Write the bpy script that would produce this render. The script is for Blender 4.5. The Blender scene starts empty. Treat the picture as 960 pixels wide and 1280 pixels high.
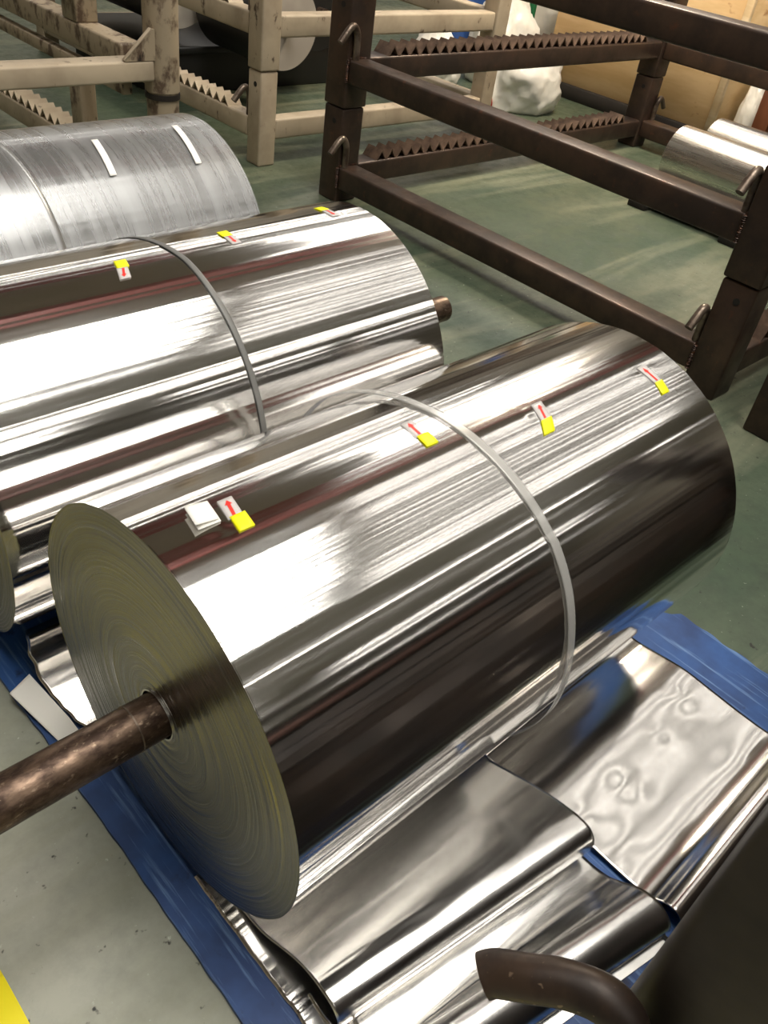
import bpy, bmesh, math, random
from mathutils import Vector, Matrix, noise

random.seed(7)
SC = bpy.context.scene
COL = SC.collection
PI = math.pi

# ------------------------------------------------------------------ camera
cam_data = bpy.data.cameras.new('camera')
cam = bpy.data.objects.new('camera', cam_data)
COL.objects.link(cam)
cF = Vector((0.58750, 0.51434, -0.62474)); cR = Vector((0.72679, -0.67484, 0.12789)); cU = Vector((0.35582, 0.52919, 0.77029))
cam.matrix_world = Matrix(((cR.x, cU.x, -cF.x, 0.0), (cR.y, cU.y, -cF.y, 0.0), (cR.z, cU.z, -cF.z, 1.2728), (0, 0, 0, 1)))
cam_data.sensor_fit = 'VERTICAL'
cam_data.sensor_height = 36.0
cam_data.sensor_width = 27.0
cam_data.lens = 1058.3 / 1280 * 36.0
cam_data.clip_start = 0.02
SC.camera = cam

# ------------------------------------------------------------------ view, world, light level
SC.view_settings.view_transform = 'Standard'
SC.view_settings.look = 'None'
SC.view_settings.gamma = 1.0
SC.view_settings.use_curve_mapping = False
SC.view_settings.exposure = 0.32
W = bpy.data.worlds.new('world'); SC.world = W; W.use_nodes = True
W.node_tree.nodes['Background'].inputs[0].default_value = (0.9, 0.95, 1.0, 1)
W.node_tree.nodes['Background'].inputs[1].default_value = 0.3
SKYLIGHT = 11.0      # radiance of the daylit roof panes
LAMP = 7.0         # radiance of the lamp tubes
TUBE = 4.2         # radiance of the slim tubes over the coils

# ------------------------------------------------------------------ helpers: colour, materials
def lin(c):
    c = c / 255.0
    return c / 12.92 if c <= 0.04045 else ((c + 0.055) / 1.055) ** 2.4
def rgb(r, g, b): return (lin(r), lin(g), lin(b), 1.0)

def new_mat(name):
    m = bpy.data.materials.new(name); m.use_nodes = True
    nt = m.node_tree
    return m, nt, nt.nodes['Principled BSDF']

def mat(name, col, rough=0.5, metal=0.0, emis=None, strength=0.0, alpha=1.0, spec=0.5, coat=0.0, trans=0.0):
    m, nt, b = new_mat(name)
    b.inputs['Base Color'].default_value = col
    b.inputs['Roughness'].default_value = rough
    b.inputs['Metallic'].default_value = metal
    b.inputs['Alpha'].default_value = alpha
    b.inputs['Specular IOR Level'].default_value = spec
    b.inputs['Coat Weight'].default_value = coat
    b.inputs['Transmission Weight'].default_value = trans
    if emis:
        b.inputs['Emission Color'].default_value = emis
        b.inputs['Emission Strength'].default_value = strength
    return m

def coords(nt, kind, scale, rnd=True):
    N = nt.nodes; L = nt.links
    if kind == 'world':
        g = N.new('ShaderNodeNewGeometry'); out = g.outputs['Position']
    else:
        t = N.new('ShaderNodeTexCoord'); out = t.outputs['Object']
        if rnd:
            oi = N.new('ShaderNodeObjectInfo'); mu = N.new('ShaderNodeVectorMath'); mu.operation = 'ADD'
            sc = N.new('ShaderNodeMath'); sc.operation = 'MULTIPLY'; sc.inputs[1].default_value = 37.0
            L.new(oi.outputs['Random'], sc.inputs[0]); L.new(out, mu.inputs[0]); L.new(sc.outputs[0], mu.inputs[1]); out = mu.outputs[0]
    mp = N.new('ShaderNodeMapping'); mp.inputs['Scale'].default_value = scale
    L.new(out, mp.inputs['Vector'])
    return mp.outputs[0]

def noise_fac(nt, vec, scale, detail=4.0, rough=0.6, lo=0.35, hi=0.65, dist=0.0):
    N = nt.nodes; L = nt.links
    n = N.new('ShaderNodeTexNoise'); n.inputs['Scale'].default_value = scale; n.inputs['Detail'].default_value = detail
    n.inputs['Roughness'].default_value = rough; n.inputs['Distortion'].default_value = dist
    L.new(vec, n.inputs['Vector'])
    mr = N.new('ShaderNodeMapRange'); mr.inputs[1].default_value = lo; mr.inputs[2].default_value = hi
    L.new(n.outputs['Fac'], mr.inputs[0])
    return mr.outputs[0], n.outputs['Fac']

def mixc(nt, fac, a, b):
    mx = nt.nodes.new('ShaderNodeMix'); mx.data_type = 'RGBA'
    nt.links.new(fac, mx.inputs['Factor'])
    for s, v in ((6, a), (7, b)):
        if isinstance(v, tuple): mx.inputs[s].default_value = v
        else: nt.links.new(v, mx.inputs[s])
    return mx.outputs[2]

def mrange(nt, fac, lo, hi):
    mr = nt.nodes.new('ShaderNodeMapRange'); mr.inputs[3].default_value = lo; mr.inputs[4].default_value = hi
    nt.links.new(fac, mr.inputs[0]); return mr.outputs[0]

def bump(nt, bsdf, h, strength, dist):
    b = nt.nodes.new('ShaderNodeBump'); b.inputs['Strength'].default_value = strength; b.inputs['Distance'].default_value = dist
    nt.links.new(h, b.inputs['Height']); nt.links.new(b.outputs[0], bsdf.inputs['Normal'])

def nmat(name, layers, rough, metal=0.0, kind='object', bmp=None, spec=0.5):
    """layers: first a colour, then (colour, scale, stretch, lo, hi, detail)"""
    m, nt, b = new_mat(name)
    col = layers[0]; fac0 = None; h = None
    for (c, s, st, lo, hi, det) in layers[1:]:
        v = coords(nt, kind, st)
        f, raw = noise_fac(nt, v, s, det, 0.62, lo, hi)
        col = mixc(nt, f, col, c)
        if fac0 is None: fac0 = f; h = raw
    nt.links.new(col, b.inputs['Base Color'])
    if fac0 is not None and isinstance(rough, tuple): nt.links.new(mrange(nt, fac0, *rough), b.inputs['Roughness'])
    else: b.inputs['Roughness'].default_value = rough if not isinstance(rough, tuple) else rough[0]
    b.inputs['Metallic'].default_value = metal
    b.inputs['Specular IOR Level'].default_value = spec
    if bmp and h is not None: bump(nt, b, h, *bmp)
    return m

M = {}
# polished aluminium, faint grain across the sheet
def alu(name, col, r0, r1, grain, gb=0.0):
    m, nt, b = new_mat(name)
    v = coords(nt, 'object', (2.0, 60.0, 60.0))
    f, raw = noise_fac(nt, v, 1.0, 5, 0.7, 0.3, 0.7)
    v2 = coords(nt, 'object', (1, 1, 1))
    f2, raw2 = noise_fac(nt, v2, 420.0, 2, 0.6, 0.35, 0.65)
    nt.links.new(mrange(nt, f, r0, r1), b.inputs['Roughness'])
    b.inputs['Base Color'].default_value = col
    b.inputs['Metallic'].default_value = 1.0
    bump(nt, b, raw2, grain, 0.0004)
    return m
M['alu'] = alu('rolled_aluminium', (0.80, 0.785, 0.765, 1), 0.08, 0.15, 0.08)
M['foil'] = alu('satin_foil', (0.78, 0.765, 0.74, 1), 0.18, 0.26, 0.05)
M['foilbright'] = alu('bright_foil', (0.84, 0.82, 0.79, 1), 0.12, 0.18, 0.05)
def face_mat():
    m, nt, b = new_mat('coil_end_layers')
    N = nt.nodes; L = nt.links
    t = N.new('ShaderNodeTexCoord'); sp = N.new('ShaderNodeSeparateXYZ'); L.new(t.outputs['Object'], sp.inputs[0])
    cb = N.new('ShaderNodeCombineXYZ'); L.new(sp.outputs[1], cb.inputs[0]); L.new(sp.outputs[2], cb.inputs[1])
    ln = N.new('ShaderNodeVectorMath'); ln.operation = 'LENGTH'; L.new(cb.outputs[0], ln.inputs[0])
    c2 = N.new('ShaderNodeCombineXYZ'); L.new(ln.outputs['Value'], c2.inputs[0])
    f, raw = noise_fac(nt, c2.outputs[0], 260.0, 5, 0.75, 0.32, 0.68)
    L.new(mixc(nt, f, (0.13, 0.126, 0.117, 1), (0.36, 0.348, 0.322, 1)), b.inputs['Base Color'])
    b.inputs['Metallic'].default_value = 1.0
    L.new(mrange(nt, f, 0.22, 0.30), b.inputs['Roughness'])
    b.inputs['Anisotropic'].default_value = 0.12
    tg_ = N.new('ShaderNodeTangent'); tg_.direction_type = 'RADIAL'; tg_.axis = 'X'; L.new(tg_.outputs[0], b.inputs['Tangent'])
    bump(nt, b, raw, 0.25, 0.0006)
    return m
M['alu_face'] = face_mat()
M['alu_small'] = alu('small_roll_aluminium', (0.72, 0.69, 0.65, 1), 0.22, 0.32, 0.10)

def wrapped():
    m, nt, b = new_mat('film_wrapped_aluminium')
    v = coords(nt, 'object', (30.0, 1.0, 1.0))
    f, raw = noise_fac(nt, v, 1.4, 6, 0.65, 0.35, 0.75)
    v2 = coords(nt, 'object', (70.0, 3.0, 3.0))
    f2, raw2 = noise_fac(nt, v2, 2.0, 4, 0.7, 0.66, 0.80)
    c = mixc(nt, f, (0.33, 0.333, 0.333, 1), (0.40, 0.405, 0.41, 1)); c = mixc(nt, f2, c, (0.46, 0.47, 0.48, 1))
    nt.links.new(c, b.inputs['Base Color']); b.inputs['Metallic'].default_value = 0.72
    nt.links.new(mrange(nt, f, 0.20, 0.42), b.inputs['Roughness'])
    b.inputs['Coat Weight'].default_value = 0.5; b.inputs['Coat Roughness'].default_value = 0.10
    bump(nt, b, raw, 0.06, 0.003)
    return m
M['wrapped'] = wrapped()
M['rack'] = nmat('dark_rack_steel', [rgb(80, 62, 51), (rgb(58, 46, 39), 7, (1, 1, 1), .4, .62, 5), (rgb(98, 66, 50), 26, (1, 1, 1), .62, .75, 4)], (0.34, 0.5), 0.35, bmp=(0.12, 0.004))
M['racknear'] = nmat('shaded_near_steel', [rgb(50, 38, 30), (rgb(34, 27, 23), 6, (1, 1, 1), .4, .62, 5), (rgb(92, 66, 40), 30, (1, 1, 1), .66, .78, 4)], (0.4, 0.55), 0.2, bmp=(0.1, 0.003))  # darker copy of the rack steel, shade on the near post put into colour
M['weld'] = nmat('weld_bead', [rgb(62, 45, 36), (rgb(120, 80, 58), 60, (1, 1, 1), .5, .7, 3)], 0.45, 0.4, bmp=(0.5, 0.004))
M['hook'] = nmat('worn_rod_steel', [rgb(126, 112, 98), (rgb(80, 66, 56), 18, (1, 1, 1), .4, .6, 4)], (0.3, 0.42), 0.6, bmp=(0.15, 0.002))
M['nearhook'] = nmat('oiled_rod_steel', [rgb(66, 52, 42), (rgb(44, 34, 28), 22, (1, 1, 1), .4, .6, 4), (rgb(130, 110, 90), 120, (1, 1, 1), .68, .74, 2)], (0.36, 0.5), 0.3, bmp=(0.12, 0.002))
M['tooth'] = nmat('rusty_angle_iron', [rgb(124, 100, 82), (rgb(90, 70, 57), 20, (1, 1, 1), .4, .62, 4)], 0.62, 0.2, bmp=(0.2, 0.003))
M['beige'] = nmat('chipped_beige_paint', [rgb(184, 168, 144), (rgb(158, 142, 120), 4, (1, 1, 1), .4, .65, 4), (rgb(70, 52, 38), 22, (1, 1, 0.5), .62, .70, 6)], (0.5, 0.62), 0.0, bmp=(0.1, 0.003))
M['beigedark'] = nmat('stained_beige_paint', [rgb(160, 144, 120), (rgb(90, 72, 56), 18, (1, 1, 0.6), .5, .62, 6), (rgb(40, 30, 24), 30, (1, 1, 0.4), .62, .68, 6)], (0.5, 0.62), 0.0, bmp=(0.15, 0.003))
M['grime'] = mat('black_grime', rgb(34, 26, 21), 0.6)
M['bar'] = nmat('rusty_bar_steel', [rgb(112, 92, 76), (rgb(58, 43, 34), 38, (0.5, 1, 1), .40, .60, 8), (rgb(160, 140, 118), 120, (0.6, 1, 1), .60, .74, 5)], (0.28, 0.52), 0.7, bmp=(0.6, 0.003))
M['core'] = mat('steel_core', (0.72, 0.7, 0.67, 1), 0.25, 1.0)
M['hole'] = mat('core_inside', rgb(30, 26, 22), 0.7)
M['mat'] = nmat('blue_rubber_mat', [rgb(44, 82, 140), (rgb(32, 60, 108), 5, (1, 1, 1), .42, .62, 4), (rgb(110, 142, 186), 40, (2.2, .10, 1), .55, .72, 6), (rgb(22, 32, 60), 14, (1, 1, 1), .64, .74, 4)], (0.42, 0.58), 0.0, bmp=(0.2, 0.003))
M['matedge'] = mat('mat_dark_edge', rgb(26, 34, 48), 0.7)
M['strap'] = mat('clear_strap_plastic', (0.62, 0.61, 0.58, 1), 0.25, 0.35, alpha=0.6, coat=0.3)
M['strapdark'] = mat('grey_strap_plastic', (0.16, 0.158, 0.15, 1), 0.4, 0.1)
M['yellow'] = mat('yellow_sticker', (0.95, 0.93, 0.0, 1), 0.5)
M['red'] = mat('red_arrow_print', (0.78, 0.03, 0.02, 1), 0.45)
M['tape'] = mat('clear_tape', (0.80, 0.76, 0.74, 1), 0.25, 0.0, alpha=0.62)
M['whitetape'] = mat('white_tape', (0.95, 0.93, 0.88, 1), 0.5)
M['paper'] = mat('white_paper', (0.92, 0.90, 0.84, 1), 0.8)
M['bag'] = nmat('white_bag_plastic', [rgb(240, 236, 226), (rgb(214, 210, 202), 4, (1, 1, 1), .4, .6, 4)], (0.35, 0.5), bmp=(0.25, 0.02))
M['bagblue'] = mat('blue_bag_print', rgb(46, 84, 150), 0.5)
M['baggreen'] = mat('green_strip', rgb(34, 110, 66), 0.5)
M['tie'] = mat('red_tie', rgb(190, 60, 48), 0.5)
M['ply'] = nmat('plywood_panel', [rgb(224, 192, 144), (rgb(206, 170, 120), 3, (1, .5, 3), .4, .62, 4), (rgb(150, 88, 40), 5.5, (1, 1, 1.6), .68, .76, 3)], 0.6)
M['plylight'] = nmat('pale_wood_panel', [rgb(226, 206, 170), (rgb(206, 178, 136), 3, (1, .5, 3), .4, .62, 4)], 0.6)
M['board'] = nmat('brown_board', [rgb(124, 72, 44), (rgb(92, 52, 32), 5, (1, 1, .3), .4, .6, 4)], 0.6)
M['skid'] = mat('dark_skid_wood', rgb(34, 28, 24), 0.8)
M['filmshade'] = mat('dark_film_and_shade', rgb(22, 21, 20), 0.45)  # dark roll film, also stands in for shade inside the pale rack
M['rollend'] = nmat('pale_roll_end', [rgb(178, 170, 158), (rgb(150, 142, 132), 3, (1, 1, 1), .4, .6, 3)], 0.5)
M['ypaint'] = nmat('yellow_floor_paint', [(0.85, 0.72, 0.005, 1), ((0.55, 0.42, 0.02, 1), 9, (1, 1, 1), .58, .7, 5)], (0.4, 0.5), kind='world')

def floor_mat():
    m, nt, b = new_mat('green_epoxy_floor')
    v = coords(nt, 'world', (1, 1, 1))
    f1, r1 = noise_fac(nt, v, 1.3, 5, 0.6, 0.38, 0.66)
    f2, r2 = noise_fac(nt, v, 14.0, 6, 0.7, 0.40, 0.68)
    f3, r3 = noise_fac(nt, v, 75.0, 3, 0.6, 0.68, 0.74)
    f4, r4 = noise_fac(nt, v, 38.0, 3, 0.6, 0.66, 0.72)
    vs = coords(nt, 'world', (0.5, 3.0, 1)); f5, r5 = noise_fac(nt, vs, 1.1, 6, 0.62, 0.49, 0.66, 0.6)
    g = mixc(nt, f1, rgb(72, 87, 70), rgb(94, 102, 83))
    g = mixc(nt, mrange(nt, f2, 0, 0.45), g, rgb(48, 56, 46))
    # aisle side (x < 0.3) paler: wear plus light put into the colour; scuffed lanes
    geo = nt.nodes.new('ShaderNodeNewGeometry'); sep = nt.nodes.new('ShaderNodeSeparateXYZ'); nt.links.new(geo.outputs['Position'], sep.inputs[0])
    ad = nt.nodes.new('ShaderNodeMath'); ad.operation = 'MULTIPLY_ADD'; nt.links.new(r1, ad.inputs[0]); ad.inputs[1].default_value = 0.8; nt.links.new(sep.outputs[0], ad.inputs[2])
    aisle = nt.nodes.new('ShaderNodeMapRange'); aisle.inputs[1].default_value = 0.95; aisle.inputs[2].default_value = 0.55; nt.links.new(ad.outputs[0], aisle.inputs[0])
    worn_lit = mixc(nt, f2, rgb(170, 170, 156), rgb(152, 153, 140))
    g = mixc(nt, aisle.outputs[0], g, worn_lit)
    g = mixc(nt, mrange(nt, f5, 0, 0.8), g, rgb(142, 142, 118))
    g = mixc(nt, f3, g, rgb(178, 182, 168)); g = mixc(nt, f4, g, rgb(40, 40, 34))
    nt.links.new(g, b.inputs['Base Color'])
    nt.links.new(mrange(nt, f2, 0.30, 0.50), b.inputs['Roughness'])
    bump(nt, b, r2, 0.10, 0.004)
    return m
M['floor'] = floor_mat()
M['ceil'] = mat('roof_sheet', rgb(176, 168, 156), 0.7)
M['wall'] = nmat('factory_wall', [rgb(196, 188, 174), (rgb(166, 158, 144), 0.6, (1, 1, 1), .4, .6, 3)], 0.8)
M['walldark'] = mat('dark_stock_wall', rgb(46, 40, 36), 0.8)
M['redsteel'] = mat('red_roof_beam', rgb(138, 72, 66), 0.5)
M['brownsteel'] = mat('brown_roof_beam', rgb(126, 92, 84), 0.5)
M['purlin'] = mat('grey_purlin', rgb(96, 94, 90), 0.6)
M['sky'] = mat('daylit_pane', (0.9, 0.9, 0.9, 1), 0.5, emis=(1.0, 0.965, 0.90, 1), strength=SKYLIGHT)

M['lamp'] = mat('lamp_tube', (0.9, 0.9, 0.9, 1), 0.5, emis=(1.0, 0.95, 0.88, 1), strength=LAMP)
M['warm'] = mat('warm_lamp_glass', (0.9, 0.9, 0.9, 1), 0.5, emis=(1.0, 0.86, 0.66, 1), strength=115.0)  # glow of the lamp added over the storage corner
M['tube'] = mat('slim_tube', (0.9, 0.9, 0.9, 1), 0.5, emis=(1.0, 0.95, 0.88, 1), strength=TUBE)

# ------------------------------------------------------------------ helpers: objects
def link(name, me, m, parent=None, loc=None, rot=None):
    o = bpy.data.objects.new(name, me); COL.objects.link(o)
    if m is not None and len(me.materials) == 0: me.materials.append(m)
    if parent is not None: o.parent = parent
    if loc is not None: o.location = loc
    if rot is not None: o.rotation_euler = rot
    return o
def empty(name, loc=(0, 0, 0), rot=(0, 0, 0)):
    o = bpy.data.objects.new(name, None); COL.objects.link(o); o.location = loc; o.rotation_euler = rot
    o.empty_display_size = 0.05
    return o
def tag(o, label, cat, group=None):
    o['label'] = label; o['category'] = cat
    if group: o['group'] = group
    return o
def structure(o, label=None, cat=None):
    o['kind'] = 'structure'
    if label: o['label'] = label
    if cat: o['category'] = cat
    return o
def mesh(name, v, f, smooth=False):
    me = bpy.data.meshes.new(name); me.from_pydata([tuple(p) for p in v], [], f); me.update()
    if smooth:
        for p in me.polygons: p.use_smooth = True
    return me
_boxes = {}
def box_mesh(name, sx, sy, sz, bev=0.006, seg=2):
    key = (name, round(sx, 4), round(sy, 4), round(sz, 4), bev, seg)
    if key in _boxes: return _boxes[key]
    bm = bmesh.new(); bmesh.ops.create_cube(bm, size=1.0)
    for v in bm.verts: v.co = Vector((v.co.x * sx, v.co.y * sy, v.co.z * sz))
    if bev > 0:
        bmesh.ops.bevel(bm, geom=list(bm.edges), offset=bev, segments=seg, profile=0.5, affect='EDGES')
    me = bpy.data.meshes.new(name); bm.to_mesh(me); bm.free()
    if bev > 0:
        for p in me.polygons: p.use_smooth = True
        try: me.set_sharp_from_angle(angle=math.radians(50))
        except Exception: pass
    _boxes[key] = me
    return me
def box(name, x0, x1, y0, y1, z0, z1, m, parent=None, bev=0.006, seg=2, off=(0, 0, 0)):
    me = box_mesh(name + '_' + m.name, x1 - x0, y1 - y0, z1 - z0, bev, seg)
    return link(name, me, m, parent, ((x0 + x1) / 2 - off[0], (y0 + y1) / 2 - off[1], (z0 + z1) / 2 - off[2]))

def catmull(pts, n):
    P = [Vector(p) for p in pts]; out = []
    for i in range(len(P) - 1):
        p0 = P[max(i - 1, 0)]; p1 = P[i]; p2 = P[i + 1]; p3 = P[min(i + 2, len(P) - 1)]
        for k in range(n):
            t = k / n
            out.append(0.5 * ((2 * p1) + (p2 - p0) * t + (2 * p0 - 5 * p1 + 4 * p2 - p3) * t * t + (-p0 + 3 * p1 - 3 * p2 + p3) * t ** 3))
    out.append(P[-1]); return out
def tube_mesh(name, pts, r, seg=14, cap=True, rough=0.0):
    v = []; f = []; n = len(pts); up = None
    for i, p in enumerate(pts):
        t = (Vector(pts[min(i + 1, n - 1)]) - Vector(pts[max(i - 1, 0)])).normalized()
        if up is None:
            up = Vector((0, 0, 1)) if abs(t.z) < 0.9 else Vector((1, 0, 0))
        up = (up - t * up.dot(t)).normalized(); s = t.cross(up)
        rr = r[i] if isinstance(r, (list, tuple)) else r
        for k in range(seg):
            a = 2 * PI * k / seg
            q = rr * (1 + rough * noise.noise(Vector(p) * 60 + Vector((k * 1.7, 0, 0))))
            v.append(Vector(p) + (up * math.cos(a) + s * math.sin(a)) * q)
    for i in range(n - 1):
        for k in range(seg):
            k2 = (k + 1) % seg
            f.append((i * seg + k, i * seg + k2, (i + 1) * seg + k2, (i + 1) * seg + k))
    if cap:
        f.append(tuple(range(seg - 1, -1, -1))); f.append(tuple((n - 1) * seg + k for k in range(seg)))
    me = mesh(name, v, f, True)
    try: me.set_sharp_from_angle(angle=math.radians(55))
    except Exception: pass
    return me
def weld_mesh(name, a, b, r, seed=0):
    rnd = random.Random(seed); n = max(4, int((Vector(b) - Vector(a)).length / (r * 0.9)))
    pts = []; rr = []
    for i in range(n * 2 + 1):
        t = i / (n * 2)
        pts.append(Vector(a).lerp(Vector(b), t)); rr.append(r * (0.7 + 0.5 * (i % 2) * rnd.uniform(.5, 1.2)))
    return tube_mesh(name, pts, rr, 8, True, 0.25)
def grid_mesh(name, fn, nu, nv, thick=0.0):
    v = []; f = []
    for i in range(nu + 1):
        for j in range(nv + 1):
            v.append(Vector(fn(i / nu, j / nv)))
    for i in range(nu):
        for j in range(nv):
            a = i * (nv + 1) + j
            f.append((a, a + 1, a + nv + 2, a + nv + 1))
    me = mesh(name, v, f, True)
    return me
def solid(o, t, off=-1.0):
    md = o.modifiers.new('thickness', 'SOLIDIFY'); md.thickness = t; md.offset = off

# ------------------------------------------------------------------ the setting
RX0, RX1, RY0, RY1, RZ = -7.0, 14.0, -13.0, 15.0, 6.6
structure(link('floor', mesh('floor', [(RX0, RY0, 0), (RX1, RY0, 0), (RX1, RY1, 0), (RX0, RY1, 0)], [(0, 1, 2, 3)]), M['floor']))
# roof with openings for the skylights
SKY = [(-0.2, 2.6, -2.6, 1.9), (-1.0, 4.0, -9.4, -6.8), (2.6, 4.2, -2.6, 1.9)]
PANE_GAP = [0.07, 0.16, 0.24]
xs = sorted({RX0, RX1} | {s[0] for s in SKY} | {s[1] for s in SKY}); ys = sorted({RY0, RY1} | {s[2] for s in SKY} | {s[3] for s in SKY})
v = []; f = []
for i in range(len(xs) - 1):
    for j in range(len(ys) - 1):
        cx, cy = (xs[i] + xs[i + 1]) / 2, (ys[j] + ys[j + 1]) / 2
        if any(s[0] < cx < s[1] and s[2] < cy < s[3] for s in SKY): continue
        b0 = len(v); v += [(xs[i], ys[j], RZ), (xs[i], ys[j + 1], RZ), (xs[i + 1], ys[j + 1], RZ), (xs[i + 1], ys[j], RZ)]; f.append((b0, b0 + 1, b0 + 2, b0 + 3))
structure(link('ceiling', mesh('ceiling', v, f), M['ceil']))
for n, (vv, mm) in {
    'wall_front': ([(RX1, RY0, 0), (RX1, RY1, 0), (RX1, RY1, RZ), (RX1, RY0, RZ)], 'wall'),
    'wall_back': ([(RX0, RY0, 0), (RX0, RY0, RZ), (RX0, RY1, RZ), (RX0, RY1, 0)], 'wall'),
    'wall_left': ([(RX0, RY1, 0), (RX0, RY1, RZ), (RX1, RY1, RZ), (RX1, RY1, 0)], 'wall'),
    'wall_right': ([(RX0, RY0, 0), (RX1, RY0, 0), (RX1, RY0, RZ), (RX0, RY0, RZ)], 'walldark')}.items():
    structure(link(n, mesh(n, vv, [(0, 1, 2, 3)]), M[mm]))
for i, (x0, x1, y0, y1) in enumerate(SKY):
    w = structure(empty('window_%d' % (i + 1), ((x0 + x1) / 2, (y0 + y1) / 2, RZ)))
    n = max(3, int((y1 - y0) / 0.62)); st = (y1 - y0) / n
    for k in range(n):
        ya, yb = y0 + k * st + PANE_GAP[i], y0 + (k + 1) * st - PANE_GAP[i]
        me = mesh('pane', [((x0 - x1) / 2, ya - (y0 + y1) / 2, 0.02), ((x0 - x1) / 2, yb - (y0 + y1) / 2, 0.02), ((x1 - x0) / 2, yb - (y0 + y1) / 2, 0.02), ((x1 - x0) / 2, ya - (y0 + y1) / 2, 0.02)], [(0, 1, 2, 3)])
        link('pane', me, M['sky'], w)
    for k in range(n + 1):
        yc = y0 + k * st
        box('glazing_bar', x0, x1, yc - PANE_GAP[i], yc + PANE_GAP[i], RZ - 0.06, RZ + 0.03, M['purlin'], w, 0, off=w.location)
structure(box('trim_1', -1.0, 12.0, 3.0, 3.5, 4.7, 5.8, M['redsteel'], None, 0.02))
structure(box('trim_2', -2.0, 5.0, 7.2, 7.8, 4.6, 5.7, M['redsteel'], None, 0.02))
structure(box('trim_3', -1.0, 12.0, -11.6, -11.0, 3.9, 4.9, M['brownsteel'], None, 0.02))
# lamp trunking under the roof: continuous tubes in grey channels
for k, (xa, xb, yc, wd) in enumerate([(5.2, 10, 4.4, .16), (6.2, 10, 5.4, .6), (6.2, 10, 6.4, .6), (-3, 12, 10.0, .3), (-3, 12, 12.6, .4), (-3, 12, -4.6, .2), (5.8, 12, -8.0, .2), (6.0, 12, 7.4, .2)] + [(4.3, 9.8, -2.4 + .62 * q, .09) for q in range(8)]):  # unseen wide rows are added to light the rack tops and bags
    tr = structure(empty('trim_%d' % (k + 4), (xa, yc, 6.0)))
    box('channel', xa, xb, yc - wd / 2 - .03, yc + wd / 2 + .03, 6.0, 6.08, M['purlin'], tr, 0, off=tr.location)
    n = int((xb - xa) / 1.5); st = (xb - xa) / n
    for q in range(n):
        box('lamp_tube', xa + q * st + .06, xa + (q + 1) * st - .06, yc - wd / 2, yc + wd / 2, 5.96, 6.0, M['tube' if wd < .1 else 'lamp'], tr, 0, off=tr.location)

# yellow painted lines on the floor
def floor_mark(name, pts, label, m):
    me = mesh(name, [(x, y, 0.0015) for x, y in pts] + [(x, y, 0.0) for x, y in pts], [tuple(range(len(pts)))] + [(i, i + len(pts), (i + 1) % len(pts) + len(pts), (i + 1) % len(pts)) for i in range(len(pts))])
    return tag(link(name, me, m), label, 'floor marking')
edge = [(0.079 + 0.004 * math.sin(7 * y) + 0.003 * noise.noise(Vector((y * 9, 0, 0))), y) for y in [0.63 - 0.02 * i for i in range(60)]]
edge = [(.104, 1.9), (.104, 1.4), (.108, 1.1), (.112, .90), (.106, .80), (.088, .70)] + edge
floor_mark('floor_line', edge + [(-0.02, -0.57), (.005, .60), (.055, .72), (.062, .9), (.062, 1.9)], 'bright yellow painted floor line cut off at bottom left corner', M['ypaint'])
for i, (xa, xb, ya) in enumerate([(3.02, 3.22, 5.75), (3.14, 3.42, 5.90), (3.36, 3.62, 6.02)]):
    tag(floor_mark('floor_dash', [(xa, ya), (xb, ya + 0.03), (xb + 0.03, ya + 0.08), (xa + 0.03, ya + 0.05)], '', M['ypaint']), ['short yellow floor stripe behind pale rack, nearest of the three', 'short yellow floor stripe behind pale rack, middle of the three', 'short yellow floor stripe behind pale rack, farthest of the three'][i], 'floor marking', 'yellow stripes behind the pale racks')

# ------------------------------------------------------------------ blue mat
def mat_mesh():
    x0, x1, y0, y1, t = 0.287, 1.500, 0.014, 2.02, 0.010
    nx, ny = 6, 150; v = []; f = []
    def X(i, y):
        u = i / nx
        xa = x0 + 0.0035 * noise.noise(Vector((y * 22, 1, 0))) + 0.004 * noise.noise(Vector((y * 5, 3, 0)))
        xb = x1 + 0.006 * noise.noise(Vector((y * 26, 7, 0))) + 0.008 * noise.noise(Vector((y * 6, 9, 0)))
        if y > 0.40: xb -= 0.03 * min(1, (y - 0.40) / 0.02)
        return xa + (xb - xa) * u
    for lay in (t, 0.0005):
        for i in range(nx + 1):
            for j in range(ny + 1):
                y = y0 + (y1 - y0) * j / ny
                v.append((X(i, y), y, lay))
    n1 = (nx + 1) * (ny + 1); ix = lambda i, j: i * (ny + 1) + j
    for i in range(nx):
        for j in range(ny):
            f.append((ix(i, j), ix(i + 1, j), ix(i + 1, j + 1), ix(i, j + 1)))
            f.append((n1 + ix(i, j), n1 + ix(i, j + 1), n1 + ix(i + 1, j + 1), n1 + ix(i + 1, j)))
    for j in range(ny):
        f.append((ix(0, j), ix(0, j + 1), n1 + ix(0, j + 1), n1 + ix(0, j)))
        f.append((ix(nx, j + 1), ix(nx, j), n1 + ix(nx, j), n1 + ix(nx, j + 1)))
    for i in range(nx):
        f.append((ix(i + 1, 0), ix(i, 0), n1 + ix(i, 0), n1 + ix(i + 1, 0)))
        f.append((ix(i, ny), ix(i + 1, ny), n1 + ix(i + 1, ny), n1 + ix(i, ny)))
    return mesh('rubber_mat', v, f)
tag(link('rubber_mat', mat_mesh(), M['mat']), 'scuffed blue rubber mat on the floor under the shiny coils', 'mat')

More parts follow.
